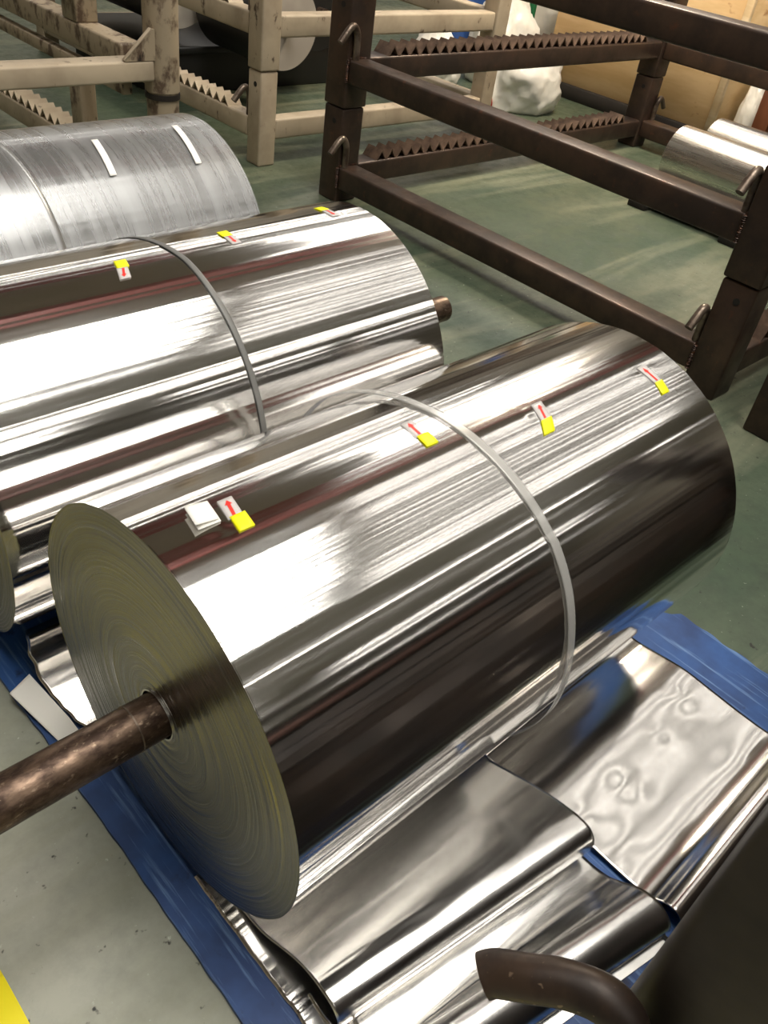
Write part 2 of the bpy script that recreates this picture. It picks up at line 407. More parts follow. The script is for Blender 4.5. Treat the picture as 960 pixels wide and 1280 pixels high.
# ------------------------------------------------------------------ coils
def ripple_terms(seed, n, nlo, nhi, slope):
    r = random.Random(seed)
    return [(int(nlo * (nhi / nlo) ** r.random()), r.uniform(0, 2 * PI), slope * r.uniform(0.4, 1.5), r.uniform(-0.10, 0.10), r.uniform(0, 6)) for _ in range(n)]
def ripple(T, R, a, x):
    r = 0.0
    for (n, ph, s, tw, p2) in T:
        r += s * R / n * math.sin(n * a + ph + tw * x * 2) * (0.8 + 0.35 * math.sin(2.2 * x + p2))
    return r
def coil_body(name, R, L, rh, seed, seg=1800, nx=16, slope=0.0056, terms=40):
    T = ripple_terms(seed, terms, 26, 260, slope)
    v = []; f = []
    for i in range(nx + 1):
        x = L * i / nx
        for k in range(seg):
            a = 2 * PI * k / seg
            r = R + ripple(T, R, a, x)
            v.append((x, -r * math.cos(a), r * math.sin(a)))
    for i in range(nx):
        for k in range(seg):
            k2 = (k + 1) % seg
            f.append((i * seg + k, (i + 1) * seg + k, (i + 1) * seg + k2, i * seg + k2))
    me = mesh(name, v, f, True)
    return me
def end_face(name, R, rh, x, sgn, rings, seg, seed, amp):
    rnd = random.Random(seed); v = []; f = []; off = 0.0
    for i in range(rings + 1):
        r = rh + (R - rh) * i / rings
        off = off * 0.75 + rnd.gauss(0, amp)
        if rnd.random() < 0.10: off += rnd.choice((-1, 1)) * amp * 2.2
        xx = x + sgn * (off if 0 < i < rings else 0.0)
        for k in range(seg):
            a = 2 * PI * k / seg
            v.append((xx, -r * math.cos(a), r * math.sin(a)))
    for i in range(rings):
        for k in range(seg):
            k2 = (k + 1) % seg
            q = (i * seg + k, i * seg + k2, (i + 1) * seg + k2, (i + 1) * seg + k)
            f.append(q if sgn > 0 else q[::-1])
    return mesh(name, v, f, True)
def ring_tube(name, ro, ri, x0, x1, seg=64):
    v = []; f = []
    for (x, r) in ((x0, ro), (x0, ri), (x1, ri), (x1, ro)):
        for k in range(seg):
            a = 2 * PI * k / seg; v.append((x, -r * math.cos(a), r * math.sin(a)))
    for j in range(4):
        j2 = (j + 1) % 4
        for k in range(seg):
            k2 = (k + 1) % seg; f.append((j * seg + k, j * seg + k2, j2 * seg + k2, j2 * seg + k))
    me = mesh(name, v, f, True)
    try: me.set_sharp_from_angle(angle=math.radians(40))
    except Exception: pass
    return me
def cyl_pt(R, x, ang, off):
    a = math.radians(ang); r = R + off
    return (x, -r * math.cos(a), r * math.sin(a))
def patch(name, R, a0, a1, xa, xb, w, off, m, parent, n=6, offb=None, wob=0.0):
    """curved patch on a coil: angle a0 (x centre xa) to a1 (x centre xb), width w"""
    def fn(u, s):
        x = xa + (xb - xa) * u + (s - 0.5) * w
        o = off + ((offb - off) * (1 - s) if offb is not None else 0) + wob * noise.noise(Vector((x * 130, u * 4, 0)))
        return cyl_pt(R, x, a0 + (a1 - a0) * u, o)
    o = link(name, grid_mesh(name, fn, n, 4), m, parent)
    solid(o, 0.0003, 0.0)
    return o
def arrow(R, a0, a1, xa, xb, off, m, parent, w=0.0060):
    """flat printed arrow, head at a0"""
    P = [(0, 0), (.30, 1.15), (.30, .52), (1, .52), (1, -.52), (.30, -.52), (.30, -1.15)]
    v = [cyl_pt(R, xa + (xb - xa) * u + s * w * 0.5 * 1.5, a0 + (a1 - a0) * u, off) for u, s in P]
    me = mesh('arrow', v, [(0, 6, 1), (1, 6, 5, 2), (2, 5, 4, 3)])
    o = link('arrow', me, m, parent); solid(o, 0.0002, 0.0); return o
def strap(name, R, xf, w, offf, m, parent, a0=-60, a1=300, n=300, thick=0.0011, ribs=True):
    v = []; f = []
    prof = [(-.5, 0), (-.3, .0004), (-.18, .0), (-.05, .0005), (.1, 0), (.25, .0005), (.38, 0.0001), (.5, .0004)] if ribs else [(-.5, 0), (-.2, .0003), (.2, .0003), (.5, 0)]
    for i in range(n + 1):
        ang = a0 + (a1 - a0) * i / n
        for (s, h) in prof: v.append(cyl_pt(R, xf(ang) + s * w, ang, offf(ang) + h))
    q = len(prof)
    for i in range(n):
        for k in range(q - 1): f.append((i * q + k, i * q + k + 1, (i + 1) * q + k + 1, (i + 1) * q + k))
    o = link(name, mesh(name, v, f, True), m, parent); solid(o, thick, 1.0); return o

def make_coil(name, loc, R, L, rh, seed, near_rings, label):
    t = tag(empty(name, loc), label, 'metal coil')
    link('wound_sheet', coil_body('wound_sheet', R, L, rh, seed), M['alu'], t)
    link('end_face', end_face('end_face', R, rh, 0.0, -1, near_rings, 256, seed + 1, 0.00016), M['alu_face'], t)
    link('end_face', end_face('end_face', R, rh, L, 1, 12, 128, seed + 2, 0.0002), M['alu_face'], t)
    link('core_tube', ring_tube('core_tube', rh, rh - 0.0025, -0.002, L + 0.002), M['core'], t)
    return t

R1, X1, Y1, Z1, L1 = 0.300, 0.3468, 0.6386, 0.325, 0.9886
c1 = make_coil('aluminium_coil', (X1, Y1, Z1), R1, L1, 0.0385, 11, 150, 'large shiny aluminium coil in front on the blue mat')
T1 = ripple_terms(11, 40, 26, 260, 0.0056); T2 = ripple_terms(23, 40, 26, 260, 0.0056)
# tail end of the sheet: a thin lapped flap with a serrated, slightly lifted edge
def tail(u, s):
    x = 0.0015 + (L1 - 0.003) * u
    base = 90.5 - 7.5 * u if u < 0.47 else (86.98 - 2.0 * (u - 0.47) / 0.08 if u < 0.55 else 84.98 - 7.5 * (u - 0.55) / 0.45)
    e = base + 0.25 * (1 if int(u * 260) % 2 else -1) * (1 if s == 0 else 0)
    ang = e - s * 46
    lift = 0.0006
    wob = sum(0.0007 * math.exp(-((x - c_) / .03) ** 2) for c_ in (.085, .62, .90)) * noise.noise(Vector((x * 40, s * 12, 2))) * math.exp(-((s - .07) * 14) ** 2)
    return cyl_pt(R1, x, ang, lift + ripple(T1, R1, math.radians(ang), x) + wob)
link('sheet_tail', grid_mesh('sheet_tail', tail, 260, 180), M['alu'], c1)
for (ah, al, xh, xl, ym, xy0, xy1, yl, wt, wy) in [
        (94.2, 87.3, .463, .455, 88.0, .459, .455, 83.0, .021, .022),
        (94.8, 87.5, .772, .767, 88.0, .770, .767, 83.3, .021, .023),
        (82.0, 75.3, .987, .974, 75.8, .975, .957, 71.2, .024, .026),
        (78.2, 70.4, 1.250, 1.253, 70.8, 1.254, 1.247, 66.0, .022, .022)]:
    tp = patch('clear_tape', R1, ah, al, xh - X1, xl - X1, wt, 0.0016, M['tape'], c1)
    arrow(R1, ah - 0.9, al + 0.7, xh - X1, xl - X1, 0.0021, M['red'], tp)
    patch('yellow_sticker', R1, ym, yl, xy0 - X1, xy1 - X1, wy, 0.0020, M['yellow'], c1)
tg = patch('paper_tag', R1, 95.4, 87.8, .4285 - X1, .4205 - X1, .031, 0.0024, M['paper'], c1, offb=0.0035)
patch('tag_fold', R1, 95.2, 88.4, .4270 - X1, .4190 - X1, .032, 0.0042, M['paper'], tg, offb=0.0095)
def off1(a):
    o = 0.0022
    if a > 98: o += 0.016 * min(1, ((a - 98) / 40)) ** 1.3
    if a < 18: o += 0.008 * min(1, ((18 - a) / 30)) ** 1.3
    if a > 220: o = 0.0182 * (300 - a) / 80 + 0.0012
    return o
strap('strap', R1, lambda a: (0.845 - 0.022 * max(0, (a - 45)) / 45 * 0.8 if a > 45 else 0.847 - 0.010 * max(0, 30 - a) / 60) - X1 if a < 140 else 0.808 - X1, 0.0165, off1, M['strap'], c1, a0=-40, a1=262)

R2, X2, Y2, L2 = 0.3054, 0.3115, 1.3011, 0.9496
Z2 = R2 + 0.025
c2 = make_coil('aluminium_coil', (X2, Y2, Z2), R2, L2, 0.0385, 23, 60, 'shiny aluminium coil with dark strap, second from the front')
def tail2(u, s):
    x = 0.0015 + (L2 - 0.003) * u
    e = 88.5 + 7 * u + 0.22 * (1 if int(u * 240) % 2 else -1) * (1 if s == 0 else 0)
    wob = 0.00015 * noise.noise(Vector((x * 22, s * 9, 12))) * math.exp(-((s - .06) * 11) ** 2)
    return cyl_pt(R2, x, e + s * 40, 0.0006 + ripple(T2, R2, math.radians(e + s * 40), x))
link('sheet_tail', grid_mesh('sheet_tail', tail2, 240, 160), M['alu'], c2)
for (yh, yl, y0, y1, th, tl, t0, t1) in [(87.5, 83.0, .680, .674, 83.3, 77.4, .672, .661), (94.0, 89.4, .913, .911, 89.7, 83.4, .912, .910), (100.2, 95.4, 1.178, 1.178, 95.7, 88.6, 1.179, 1.177)]:
    patch('yellow_sticker', R2, yh, yl, y0 - X2, y1 - X2, .023, 0.0020, M['yellow'], c2)
    tp = patch('clear_tape', R2, th, tl, t0 - X2, t1 - X2, .021, 0.0016, M['tape'], c2)
    arrow(R2, tl + 0.8, th - 0.7, t1 - X2, t0 - X2, 0.0021, M['red'], tp)
strap('strap', R2, lambda a: 0.788 - X2 - (0.012 * (a - 80) / 20 if a > 80 else 0), 0.0115, lambda a: 0.0012, M['strapdark'], c2, ribs=False, a0=-90, a1=270)

R3, X3E, Y3, Z3, L3 = 0.311, 1.265, 1.917, 0.335, 0.98
c3 = tag(empty('wrapped_coil', (X3E - L3, Y3 - 0.014 + 0.022, Z3), (0, 0, 0.014)), 'aluminium coil wrapped in scratched clear film behind the shiny coils', 'metal coil')
link('wound_sheet', coil_body('wound_sheet', R3, L3, 0.0385, 37, seg=720, nx=24, slope=0.006, terms=10), M['wrapped'], c3)
link('end_face', end_face('end_face', R3, 0.0385, 0, -1, 12, 128, 38, 0.0002), M['alu_face'], c3)
link('end_face', end_face('end_face', R3, 0.0385, L3, 1, 12, 128, 39, 0.0002), M['alu_face'], c3)
link('core_tube', ring_tube('core_tube', 0.0385, 0.036, -0.002, L3 + 0.002), M['core'], c3)
xo = X3E - L3
def wrapfn(u, s):
    a = -40 + 190 * s
    x = 0.004 + (0.748 - xo + 0.010 * math.sin(math.radians(a) * 2.1) - 0.004) * u
    return cyl_pt(R3, x, a, 0.0018 + 0.0008 * noise.noise(Vector((x * 9, a * .08, 4))))
o = link('film_overlap', grid_mesh('film_overlap', wrapfn, 40, 150), M['wrapped'], c3); solid(o, 0.0003, 1.0)
for (ah, al, xh, xl) in [(78.0, 57.0, .945, .929), (82.5, 57.0, 1.170, 1.152)]:
    patch('white_tape', R3, ah, al, xh - xo, xl - xo, 0.0165, 0.0042, M['whitetape'], c3, n=16)

# bars through the coils
def make_bar(loc, x0, x1, r, label, seam=None):
    me = tube_mesh('steel_bar', [(x0 + (x1 - x0) * i / 60, 0, 0) for i in range(61)], r, 40, True, 0.02)
    o = tag(link('steel_bar', me, M['bar'], None, loc), label, 'bar')
    if seam: link('seam_ring', ring_tube('seam_ring', r * 1.03, r * 0.97, seam, seam + 0.002), M['hook'], o)
    return o
make_bar((X1, Y1, Z1), -0.62, L1 + 0.10, 0.0325, 'rusty steel bar through the core of the front coil', -0.040)
make_bar((X2, Y2, Z2), -0.40, L2 + 0.322, 0.0325, 'rusty steel bar through the second coil, only its tip showing')

# ------------------------------------------------------------------ loose foil
def wr(x, y, s, a, sd=0): return a * noise.noise(Vector((x * s, y * s, sd)))
def prof(P, u, n=None):
    u = u * (len(P) - 1); i = min(int(u), len(P) - 2); t = u - i
    p0 = P[max(i - 1, 0)]; p1 = P[i]; p2 = P[i + 1]; p3 = P[min(i + 2, len(P) - 1)]
    return tuple(0.5 * (2 * p1[k] + (p2[k] - p0[k]) * t + (2 * p0[k] - 5 * p1[k] + 4 * p2[k] - p3[k]) * t * t + (-p0[k] + 3 * p1[k] - 3 * p2[k] + p3[k]) * t ** 3) for k in (0, 1))
def foil(name, fn, nu, nv, label, m='foil'):
    o = link(name, grid_mesh(name, fn, nu, nv), M[m]); solid(o, 0.0004, 1.0)
    return tag(o, label, 'foil')
# flat sheet at the right, lip curled up beside the coil
PR = [(.434, .034), (.4335, .030), (.432, .023), (.424, .0175), (.40, .0180), (.36, .0235), (.325, .0285), (.30, .0300), (.27, .0285), (.22, .0235), (.17, .0195), (.12, .0190), (.085, .026), (.062, .042), (.044, .047), (.030, .036), (.026, .020)]
def fR(u, s):
    y, z = prof(PR, s); x = .868 + (1.343 - .868) * u
    flat = 1.0 if .11 < y < .40 else 0.2
    d = wr(x, y, 5, .0012, 3) + wr(x, y, 15, .0003, 5) + sum(h_ * math.exp(-((x - a_) ** 2 + (y - b_) ** 2) / w_) for a_, b_, h_, w_ in ((1.01, .227, -.0024, .0006), (1.03, .215, .0014, .0008), (1.262, .266, .0022, .0007), (.915, .168, -.0018, .0009), (1.158, .25, .0010, .0003), (1.22, .17, .0016, .0022), (.90, .24, .0012, .0004)))
    return (x + .004 * math.sin(y * 12), y + (x - 1.1) * 0.01, max(.0125, z + d * flat))
foil('foil_sheet', fR, 90, 200, 'wrinkled bright foil sheet lying flat on mat at right', 'foilbright')
# middle sheet, folded over at its crest
PM = [(.60, .0145), (.52, .017), (.45, .027), (.39, .042), (.33, .060), (.28, .076), (.245, .0855), (.220, .0885), (.203, .084), (.192, .071), (.188, .054), (.191, .036), (.205, .023), (.235, .0165), (.27, .0155)]
def fM(u, s):
    y, z = prof(PM, s); x = .372 + (.853 - .372) * u
    k = max(0, min(1, (.42 - y) / .2))
    yy = y + (.853 - x) * .14 * k
    lift = .02 * (1 - u) * k * (1 if s < .75 else .3)
    d = wr(x * .5, yy, 7, .0022, 8) * (0.4 if s < .3 else 1) + (wr(x * .2, y, 60, .0007, 2) if s > .4 else 0)
    return (x + .003 * math.sin(y * 25), yy, max(.0135, z + d - lift * .4))
foil('foil_sheet', fM, 90, 170, 'dull grey foil sheet folded over in front of the coil')
# lower layer whose crinkled edge shows along the mat
def fL(u, s):
    x = .346 + .16 * u; y = .56 - .36 * s
    d = .0035 * (1 - u) * abs(noise.noise(Vector((y * 70, 1, 1)))) + wr(x, y, 25, .0012, 9)
    return (x + .002 * noise.noise(Vector((y * 30, 5, 0))) * (1 - u), y, .0115 + max(0, d))
foil('foil_strip', fL, 24, 150, 'crinkled foil edge along blue mat under the folded sheet')
# front piece: bright flat part and a second curl
PN = [(.255, .0122), (.22, .0125), (.195, .0130), (.170, .0145), (.145, .021), (.124, .036), (.106, .051), (.085, .061), (.065, .061), (.047, .052), (.036, .038), (.032, .024), (.036, .0155), (.05, .0135)]
def fN(u, s):
    y, z = prof(PN, s); x = .40 + (.852 - .40) * u
    k = max(0, min(1, (.20 - y) / .1))
    yy = y + (.852 - x) * .20 * k
    d = wr(x * .4, yy, 16, .002, 15) + wr(x * .2, yy, 70, .0004, 4)
    return (x, yy, max(.0138 if y < .07 else .0125, z + d * .6))
foil('foil_curl', fN, 70, 150, 'curled foil offcut behind the hook near bottom right')
def fD(u, s):
    x = .40 + .45 * u; y = .044 - .026 * s + (.852 - x) * .19
    return (x, y, .0108 + abs(wr(x, y, 18, .0006, 41)))
foil('foil_strip', fD, 40, 30, 'lowest foil strip showing under the hook at bottom right')
# foil left of the front coil, tucked under both coils
PK = [(.84, .0145), (.875, .0165), (.92, .026), (.97, .040), (1.02, .053), (1.065, .062), (1.10, .063), (1.125, .054)]
def fK(u, s):
    y, z = prof(PK, s); x0 = .362 - .035 * math.sin(PI * min(1, max(0, (y - .86) / .28))) + .004 * noise.noise(Vector((y * 40, 0, 0)))
    x = x0 + (.72 - x0) * u
    z -= max(0, (x - .55)) * 0.05
    d = wr(x, y, 6, .0012, 21) + .0004 * (1 - u) * noise.noise(Vector((x * 8, y * 60, 3)))
    return (x, y, max(.0125, z + d))
foil('foil_sheet', fK, 60, 90, 'curved foil sheet tucked between the two shiny coils', 'foilbright')
def fF(u, s):
    a = Vector((.320, 1.036)); b = Vector((.279, 1.030)); c = Vector((.307, .872)); d = Vector((.338, .880))
    p = (a.lerp(b, u)).lerp(d.lerp(c, u), s)
    return (p.x, p.y, .0125 + .10 * max(0, p.y - .885) + .016 * (1 - u) * max(0, min(1, (p.y - .86) / .06)) + wr(p.x, p.y, 30, .0006, 31))
o = link('paper_sheet', grid_mesh('paper_sheet', fF, 16, 24), M['paper']); solid(o, 0.0004, 1.0)
tag(o, 'bright white sheet lying across mat edge at left', 'paper')

# ------------------------------------------------------------------ stacking racks
LEVELS = [(0.060, 0.150), (0.470, 0.558), (0.902, 0.988)]
def tooth_mesh(pitch, depth, h, t=0.006):
    w = pitch * 0.5
    P = [(-w, 0), (0, h), (w, 0), (w - t * 1.2, 0), (0, h - t * 1.6), (-w + t * 1.2, 0)]
    v = [(x, -depth / 2, z) for x, z in P] + [(x, depth / 2, z) for x, z in P]
    f = [(0, 5, 4, 1), (1, 4, 3, 2), (6, 7, 10, 11), (7, 8, 9, 10), (0, 1, 7, 6), (1, 2, 8, 7), (3, 4, 10, 9), (4, 5, 11, 10), (0, 6, 11, 5), (2, 3, 9, 8)]
    return mesh('tooth', v, f)
def rack_unit(x0, x1, y0, y1, z0, z1, rz, pw, rd, m, mt, label, group, hooks=True, hook_off=0.1, sides=(0, 1), tooth_from=0.11, toothp=0.06, posts=((0, 0), (1, 0), (0, 1), (1, 1)), cat='rack', weld=True, name='stacking_rack', backhook=True):
    """x0/y0/x1/y1: outer faces; z0..z1 post; rz rail heights"""
    t = tag(empty(name, (x0, y0, z0)), label, cat, group)
    O = (x0, y0, z0)
    for (i, j) in posts:
        px = x0 if i == 0 else x1 - pw; py = y0 if j == 0 else y1 - pw
        top = z1 - 0.002
        g = 0.004
        if z0 > 0.01:   # sleeve-ended upper post, slightly fatter than the one below
            box('post', px - g, px + pw + g, py - g, py + pw + g, z0 + 0.001, top, m, t, 0.008, 3, off=O)
        else:
            box('post', px, px + pw, py, py + pw, z0, top, m, t, 0.008, 3, off=O)
        # locking hole near the top of the post
        hz = z1 - 0.055
        h = link('pin_hole', tube_mesh('pin_hole', [(-0.0012, 0, 0), (0.001, 0, 0)], 0.011, 16), M['hole'], t, (px - g - O[0] if z0 > 0.01 else px - O[0], py + pw * 0.42 - O[1], hz - O[2]))
    e = 0.004 if z0 > 0.01 else 0.0
    ra, rb = rz
    for i in (0, 1):       # rails along y
        px = x0 if i == 0 else x1 - rd
        box('rail', px + 0.001, px + rd, y0 + pw + e, y1 - pw - e, ra, rb, m, t, 0.010, 3, off=O)
        if weld and i == 0:
            for yy in (y0 + pw + e, y1 - pw - e):
                link('weld_bead', weld_mesh('weld_bead', (px - 0.002, yy, ra + .004), (px - 0.002, yy, rb - .002), 0.0065, int(yy * 100)), M['weld'], t, (-O[0], -O[1], -O[2]))
                link('weld_bead', weld_mesh('weld_bead', (px + 0.004, yy, rb), (px + rd, yy, rb), 0.006, int(yy * 90)), M['weld'], t, (-O[0], -O[1], -O[2]))
    tm = tooth_mesh(toothp, rd * 0.9, 0.042)
    for j in sides:        # toothed rails along x
        py = y0 if j == 0 else y1 - rd
        py += 0.004 if j == 0 else -0.012
        rl = box('toothed_rail', x0 + pw + e, x1 - pw - e, py, py + rd, ra, rb, m, t, 0.010, 3, off=O)
        n = int((x1 - x0 - 2 * pw - 2 * tooth_from) / toothp)
        for k in range(n):
            link('tooth', tm, mt, rl, (x0 + pw + tooth_from + toothp * (k + .5) - (x0 + x1) / 2, 0, (rb - ra) / 2 - 0.001))
    if hooks:
        for (xx, sx) in (((x0, 1), (x1, -1)) if backhook else ((x0, 1),)):
            for (yy, sy) in ((y0 + pw + e + 0.016, 1), (y1 - pw - e - 0.016, -1)):
                xb = xx + sx * 0.022
                P = catmull([(xb, yy, rb - 0.004), (xb, yy, rb + .055), (xb - sx * .004, yy, rb + .092), (xb - sx * .022, yy, rb + .115), (xb - sx * .045, yy, rb + .106), (xb - sx * .085, yy, rb + .062)], 6)
                link('hook', tube_mesh('hook', P, 0.0135, 12), M['hook'], t, (-O[0], -O[1], -O[2]))
    return t

XA, XB, YA, YB, PW, RD = 2.450, 4.870, 0.865, 2.825, 0.115, 0.100
seams = [0.0, 0.375, 0.790, 1.21]
nm = ['bottom', 'middle', 'top']
for k in range(3):
    rack_unit(XA, XB, YA, YB, seams[k], seams[k + 1], LEVELS[k], PW, RD, M['rack'], M['tooth'], 'dark brown steel rack with toothed rails, %s one of its stack' % nm[k], 'dark stacked racks')
# neighbouring dark rack: its post edges into the frame at the right
for k in range(2):
    rack_unit(2.39, 4.81, -1.30, 0.725, seams[k], seams[k + 1], LEVELS[k], PW, RD, M['rack'], M['tooth'], ['dark steel rack beside the tall dark stack at right edge, lower one', 'dark steel rack beside the tall dark stack at right edge, upper one'][k], 'dark racks at the right edge', tooth_from=0.3)

# nearest rack corner at lower right with its hook
t = tag(empty('near_rack', (.331, -.104, 0)), 'out of focus dark rack post with bent rod hook at bottom right', 'rack')
O = (.331, -.104, 0)
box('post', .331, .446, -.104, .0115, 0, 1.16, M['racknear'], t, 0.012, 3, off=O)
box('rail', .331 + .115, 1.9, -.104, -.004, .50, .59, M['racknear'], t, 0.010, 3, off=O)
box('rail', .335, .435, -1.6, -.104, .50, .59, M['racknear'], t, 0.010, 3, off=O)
box('added_dark_panel', .446, 1.9, -.030, -.020, .0, .50, M['racknear'], t, 0.002, 1, off=O)  # unseen panels added so the coil reflects something dark low down
box('added_dark_panel', .38, .39, -1.6, -.104, .10, .50, M['racknear'], t, 0.002, 1, off=O)
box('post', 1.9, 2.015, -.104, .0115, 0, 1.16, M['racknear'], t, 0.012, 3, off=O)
P = catmull([(.268, .0815, .6935), (.2745, .076, .698), (.2845, .058, .708), (.2955, .041, .7155), (.3040, .021, .7205), (.3085, .005, .7150), (.3090, -.008, .6960), (.3085, -.013, .66), (.3085, -.014, .60)], 6)
link('hook', tube_mesh('hook', P, 0.0150, 20, True, 0.02), M['nearhook'], t, (-O[0], -O[1], -O[2]))
link('weld_bead', weld_mesh('weld_bead', (.325, -.014, .60), (.325, -.014, .668), 0.008, 5), M['weld'], t, (-O[0], -O[1], -O[2]))

# pale racks behind
LB = [(0.110, 0.196), (0.520, 0.606), (0.940, 1.02)]; sb = [0.0, 0.395, 0.815]
for k in range(2):
    rk = rack_unit(2.406, 3.985, 3.20, 5.35, sb[k], sb[k + 1], LB[k], 0.092, 0.085, M['beige'], M['beige'], ['chipped beige steel rack with square posts, lower one of its stack', 'chipped beige steel rack with square posts, upper one of its stack'][k], 'chipped beige racks', hooks=True, sides=(0, 1), tooth_from=1.0, weld=False, backhook=True)
    tm = tooth_mesh(0.06, 0.075, 0.04)
    for q in range(22): link('tooth', tm, M['beige'], rk, (.044, .28 + .06 * q, LB[k][1] - sb[k] - .001), (0, 0, PI / 2))
# round-post rack at upper left
t = tag(empty('pipe_post_rack', (1.722, 2.86, 0)), 'beige rack with round chipped post and triangular gusset', 'rack'); O = (1.722, 2.86, 0)
def cyl(name, x, y, z0, z1, r, m, seg=32): return link(name, tube_mesh(name, [(0, 0, z0), (0, 0, z1)], r, seg), m, t, (x - O[0], y - O[1], 0))
cyl('post', 1.722, 2.86, 0.0, 0.452, 0.056, M['beigedark']); cyl('post', 1.722, 2.86, 0.452, 1.15, 0.060, M['beigedark'])
cyl('collar', 1.722, 2.86, 0.428, 0.446, 0.061, M['grime'])
box('rail', 0.20, 1.668, 2.815, 2.905, 0.492, 0.558, M['beige'], t, 0.008, 3, off=O)
g0 = [(1.555, .558), (1.672, .558), (1.672, .652), (1.660, .652)]
v = [(x, y, z) for y in (2.815, 2.829) for x, z in g0]
link('gusset', mesh('gusset', v, [(0, 1, 2, 3), (7, 6, 5, 4), (0, 4, 5, 1), (1, 5, 6, 2), (2, 6, 7, 3), (3, 7, 4, 0)]), M['beigedark'], t, (-O[0], -O[1], 0))
gl = Vector((1.660, 0, .652)) - Vector((1.555, 0, .558))
box_me = box_mesh('gusset_lip', gl.length, 0.016, 0.005, 0.001, 1)
link('gusset_lip', box_me, M['beige'], t, ((1.555 + 1.66) / 2 - O[0], 2.822 - O[1], (.558 + .652) / 2 + .003), (0, -math.atan2(gl.z, gl.x), 0))
box('rail', 1.60, 1.69, 2.92, 5.2, 0.510, 0.588, M['beigedark'], t, 0.008, 3, off=O)
box('rail', 1.60, 1.64, 2.92, 5.2, 0.425, 0.470, M['beigedark'], t, 0.006, 2, off=O)
rl = box('toothed_rail', 1.60, 1.69, 2.92, 5.2, 0.085, 0.165, M['beige'], t, 0.008, 3, off=O)
tm = tooth_mesh(0.065, 0.08, 0.040)
for k in range(30): link('tooth', tm, M['beige'], rl, (0, -1.05 + .065 * k, .039), (0, 0, PI / 2))
box('upright', 1.60, 1.685, 3.22, 3.33, 0.588, 1.1, M['beigedark'], t, 0.006, 2, off=O)
box('upright', 1.60, 1.665, 3.24, 3.33, 0.165, 0.425, M['beigedark'], t, 0.006, 2, off=O)
box('post', 0.20, 0.30, 2.81, 2.91, 0.0, 1.1, M['beige'], t, 0.008, 2, off=O)
box('post', 1.60, 1.70, 5.2, 5.3, 0.0, 1.1, M['beige'], t, 0.008, 2, off=O)

# rolls stored in the pale rack
def stored_roll(name, x, y0, y1, z, r, label, m, me_, group=None):
    t = tag(empty(name, (x, y0, z)), label, 'roll', group)
    link('roll_body', tube_mesh('roll_body', [(0, 0.002, 0), (0, y1 - y0, 0)], r, 72, True), m, t)
    link('roll_end', tube_mesh('roll_end', [(0, 0, 0), (0, 0.004, 0)], r * 0.995, 72, True), me_, t)
    link('bar_end', tube_mesh('bar_end', [(0, -0.06, 0), (0, 0.01, 0)], 0.03, 24, True), M['bar'], t)
    return t
stored_roll('stored_roll', 3.00, 3.80, 4.30, 0.432, 0.202, 'roll with pale round end standing inside lower beige rack', M['filmshade'], M['rollend'])
stored_roll('stored_roll', 2.735, 4.36, 5.1, 0.52, 0.21, 'roll with pale round end seen beside the round rack post', M['filmshade'], M['rollend'])
for i, (x, z) in enumerate([(3.42, .42)]):
    stored_roll('wrapped_roll', x, 4.05 + .05 * i, 5.1, z + .02, 0.19, 'dark roll added as shade in beige rack beside the pale ended one', M['filmshade'], M['filmshade'])  # dark roll added to deepen the shade inside the rack

bx_ = tag(empty('shade_filler', (2.56, 4.0, 0)), 'low black block added as shade inside the beige rack', 'bin'); O = (2.56, 4.0, 0)  # black box added where the rack interior is only shade
box('filler_body', 2.56, 3.84, 4.33, 5.2, 0, .22, M['filmshade'], bx_, 0.01, 2, off=O)
box('rim', 2.54, 3.86, 4.31, 4.335, .20, .235, M['filmshade'], bx_, 0.004, 1, off=O)

# two small rolls on a dark pallet inside the dark rack
pal = tag(empty('low_pallet', (3.85, 1.0, 0)), 'low dark timber pallet under the two small rolls', 'pallet'); O = (3.85, 1.0, 0)
for k in range(3): box('skid', 3.82, 4.68, 1.02 + .5 * k, 1.12 + .5 * k, 0, .055, M['skid'], pal, 0.004, 1, off=O)
for k in range(6): box('plank', 3.84 + .14 * k, 3.95 + .14 * k, 1.0, 2.13, .055, .078, M['skid'], pal, 0.003, 1, off=O)
def small_roll(x, y1, r, z, L, label):
    t = tag(empty('small_coil', (x, y1 - L, z)), label, 'metal coil', 'small coils in the dark rack')
    me = coil_body('small_coil_body', r, L, 0.03, 51, seg=240, nx=6, slope=0.004, terms=8)
    link('wound_sheet', me, M['alu_small'], t, (0, 0, 0), (0, 0, PI / 2))
    for (x_, s) in ((0, -1), (L, 1)):
        link('end_face', end_face('end_face', r, 0.03, x_, s, 12, 96, 52, .0003), M['alu_face'], t, (0, 0, 0), (0, 0, PI / 2))
    link('core_tube', ring_tube('core_tube', 0.03, 0.027, -.001, L + .001), M['core'], t, (0, 0, 0), (0, 0, PI / 2))
small_roll(4.073, 2.077, 0.139, 0.218, 1.05, 'small bare aluminium coil in dark rack, nearer of the two')
small_roll(4.436, 2.090, 0.139, 0.218, 1.05, 'small bare aluminium coil in dark rack, farther of the two')

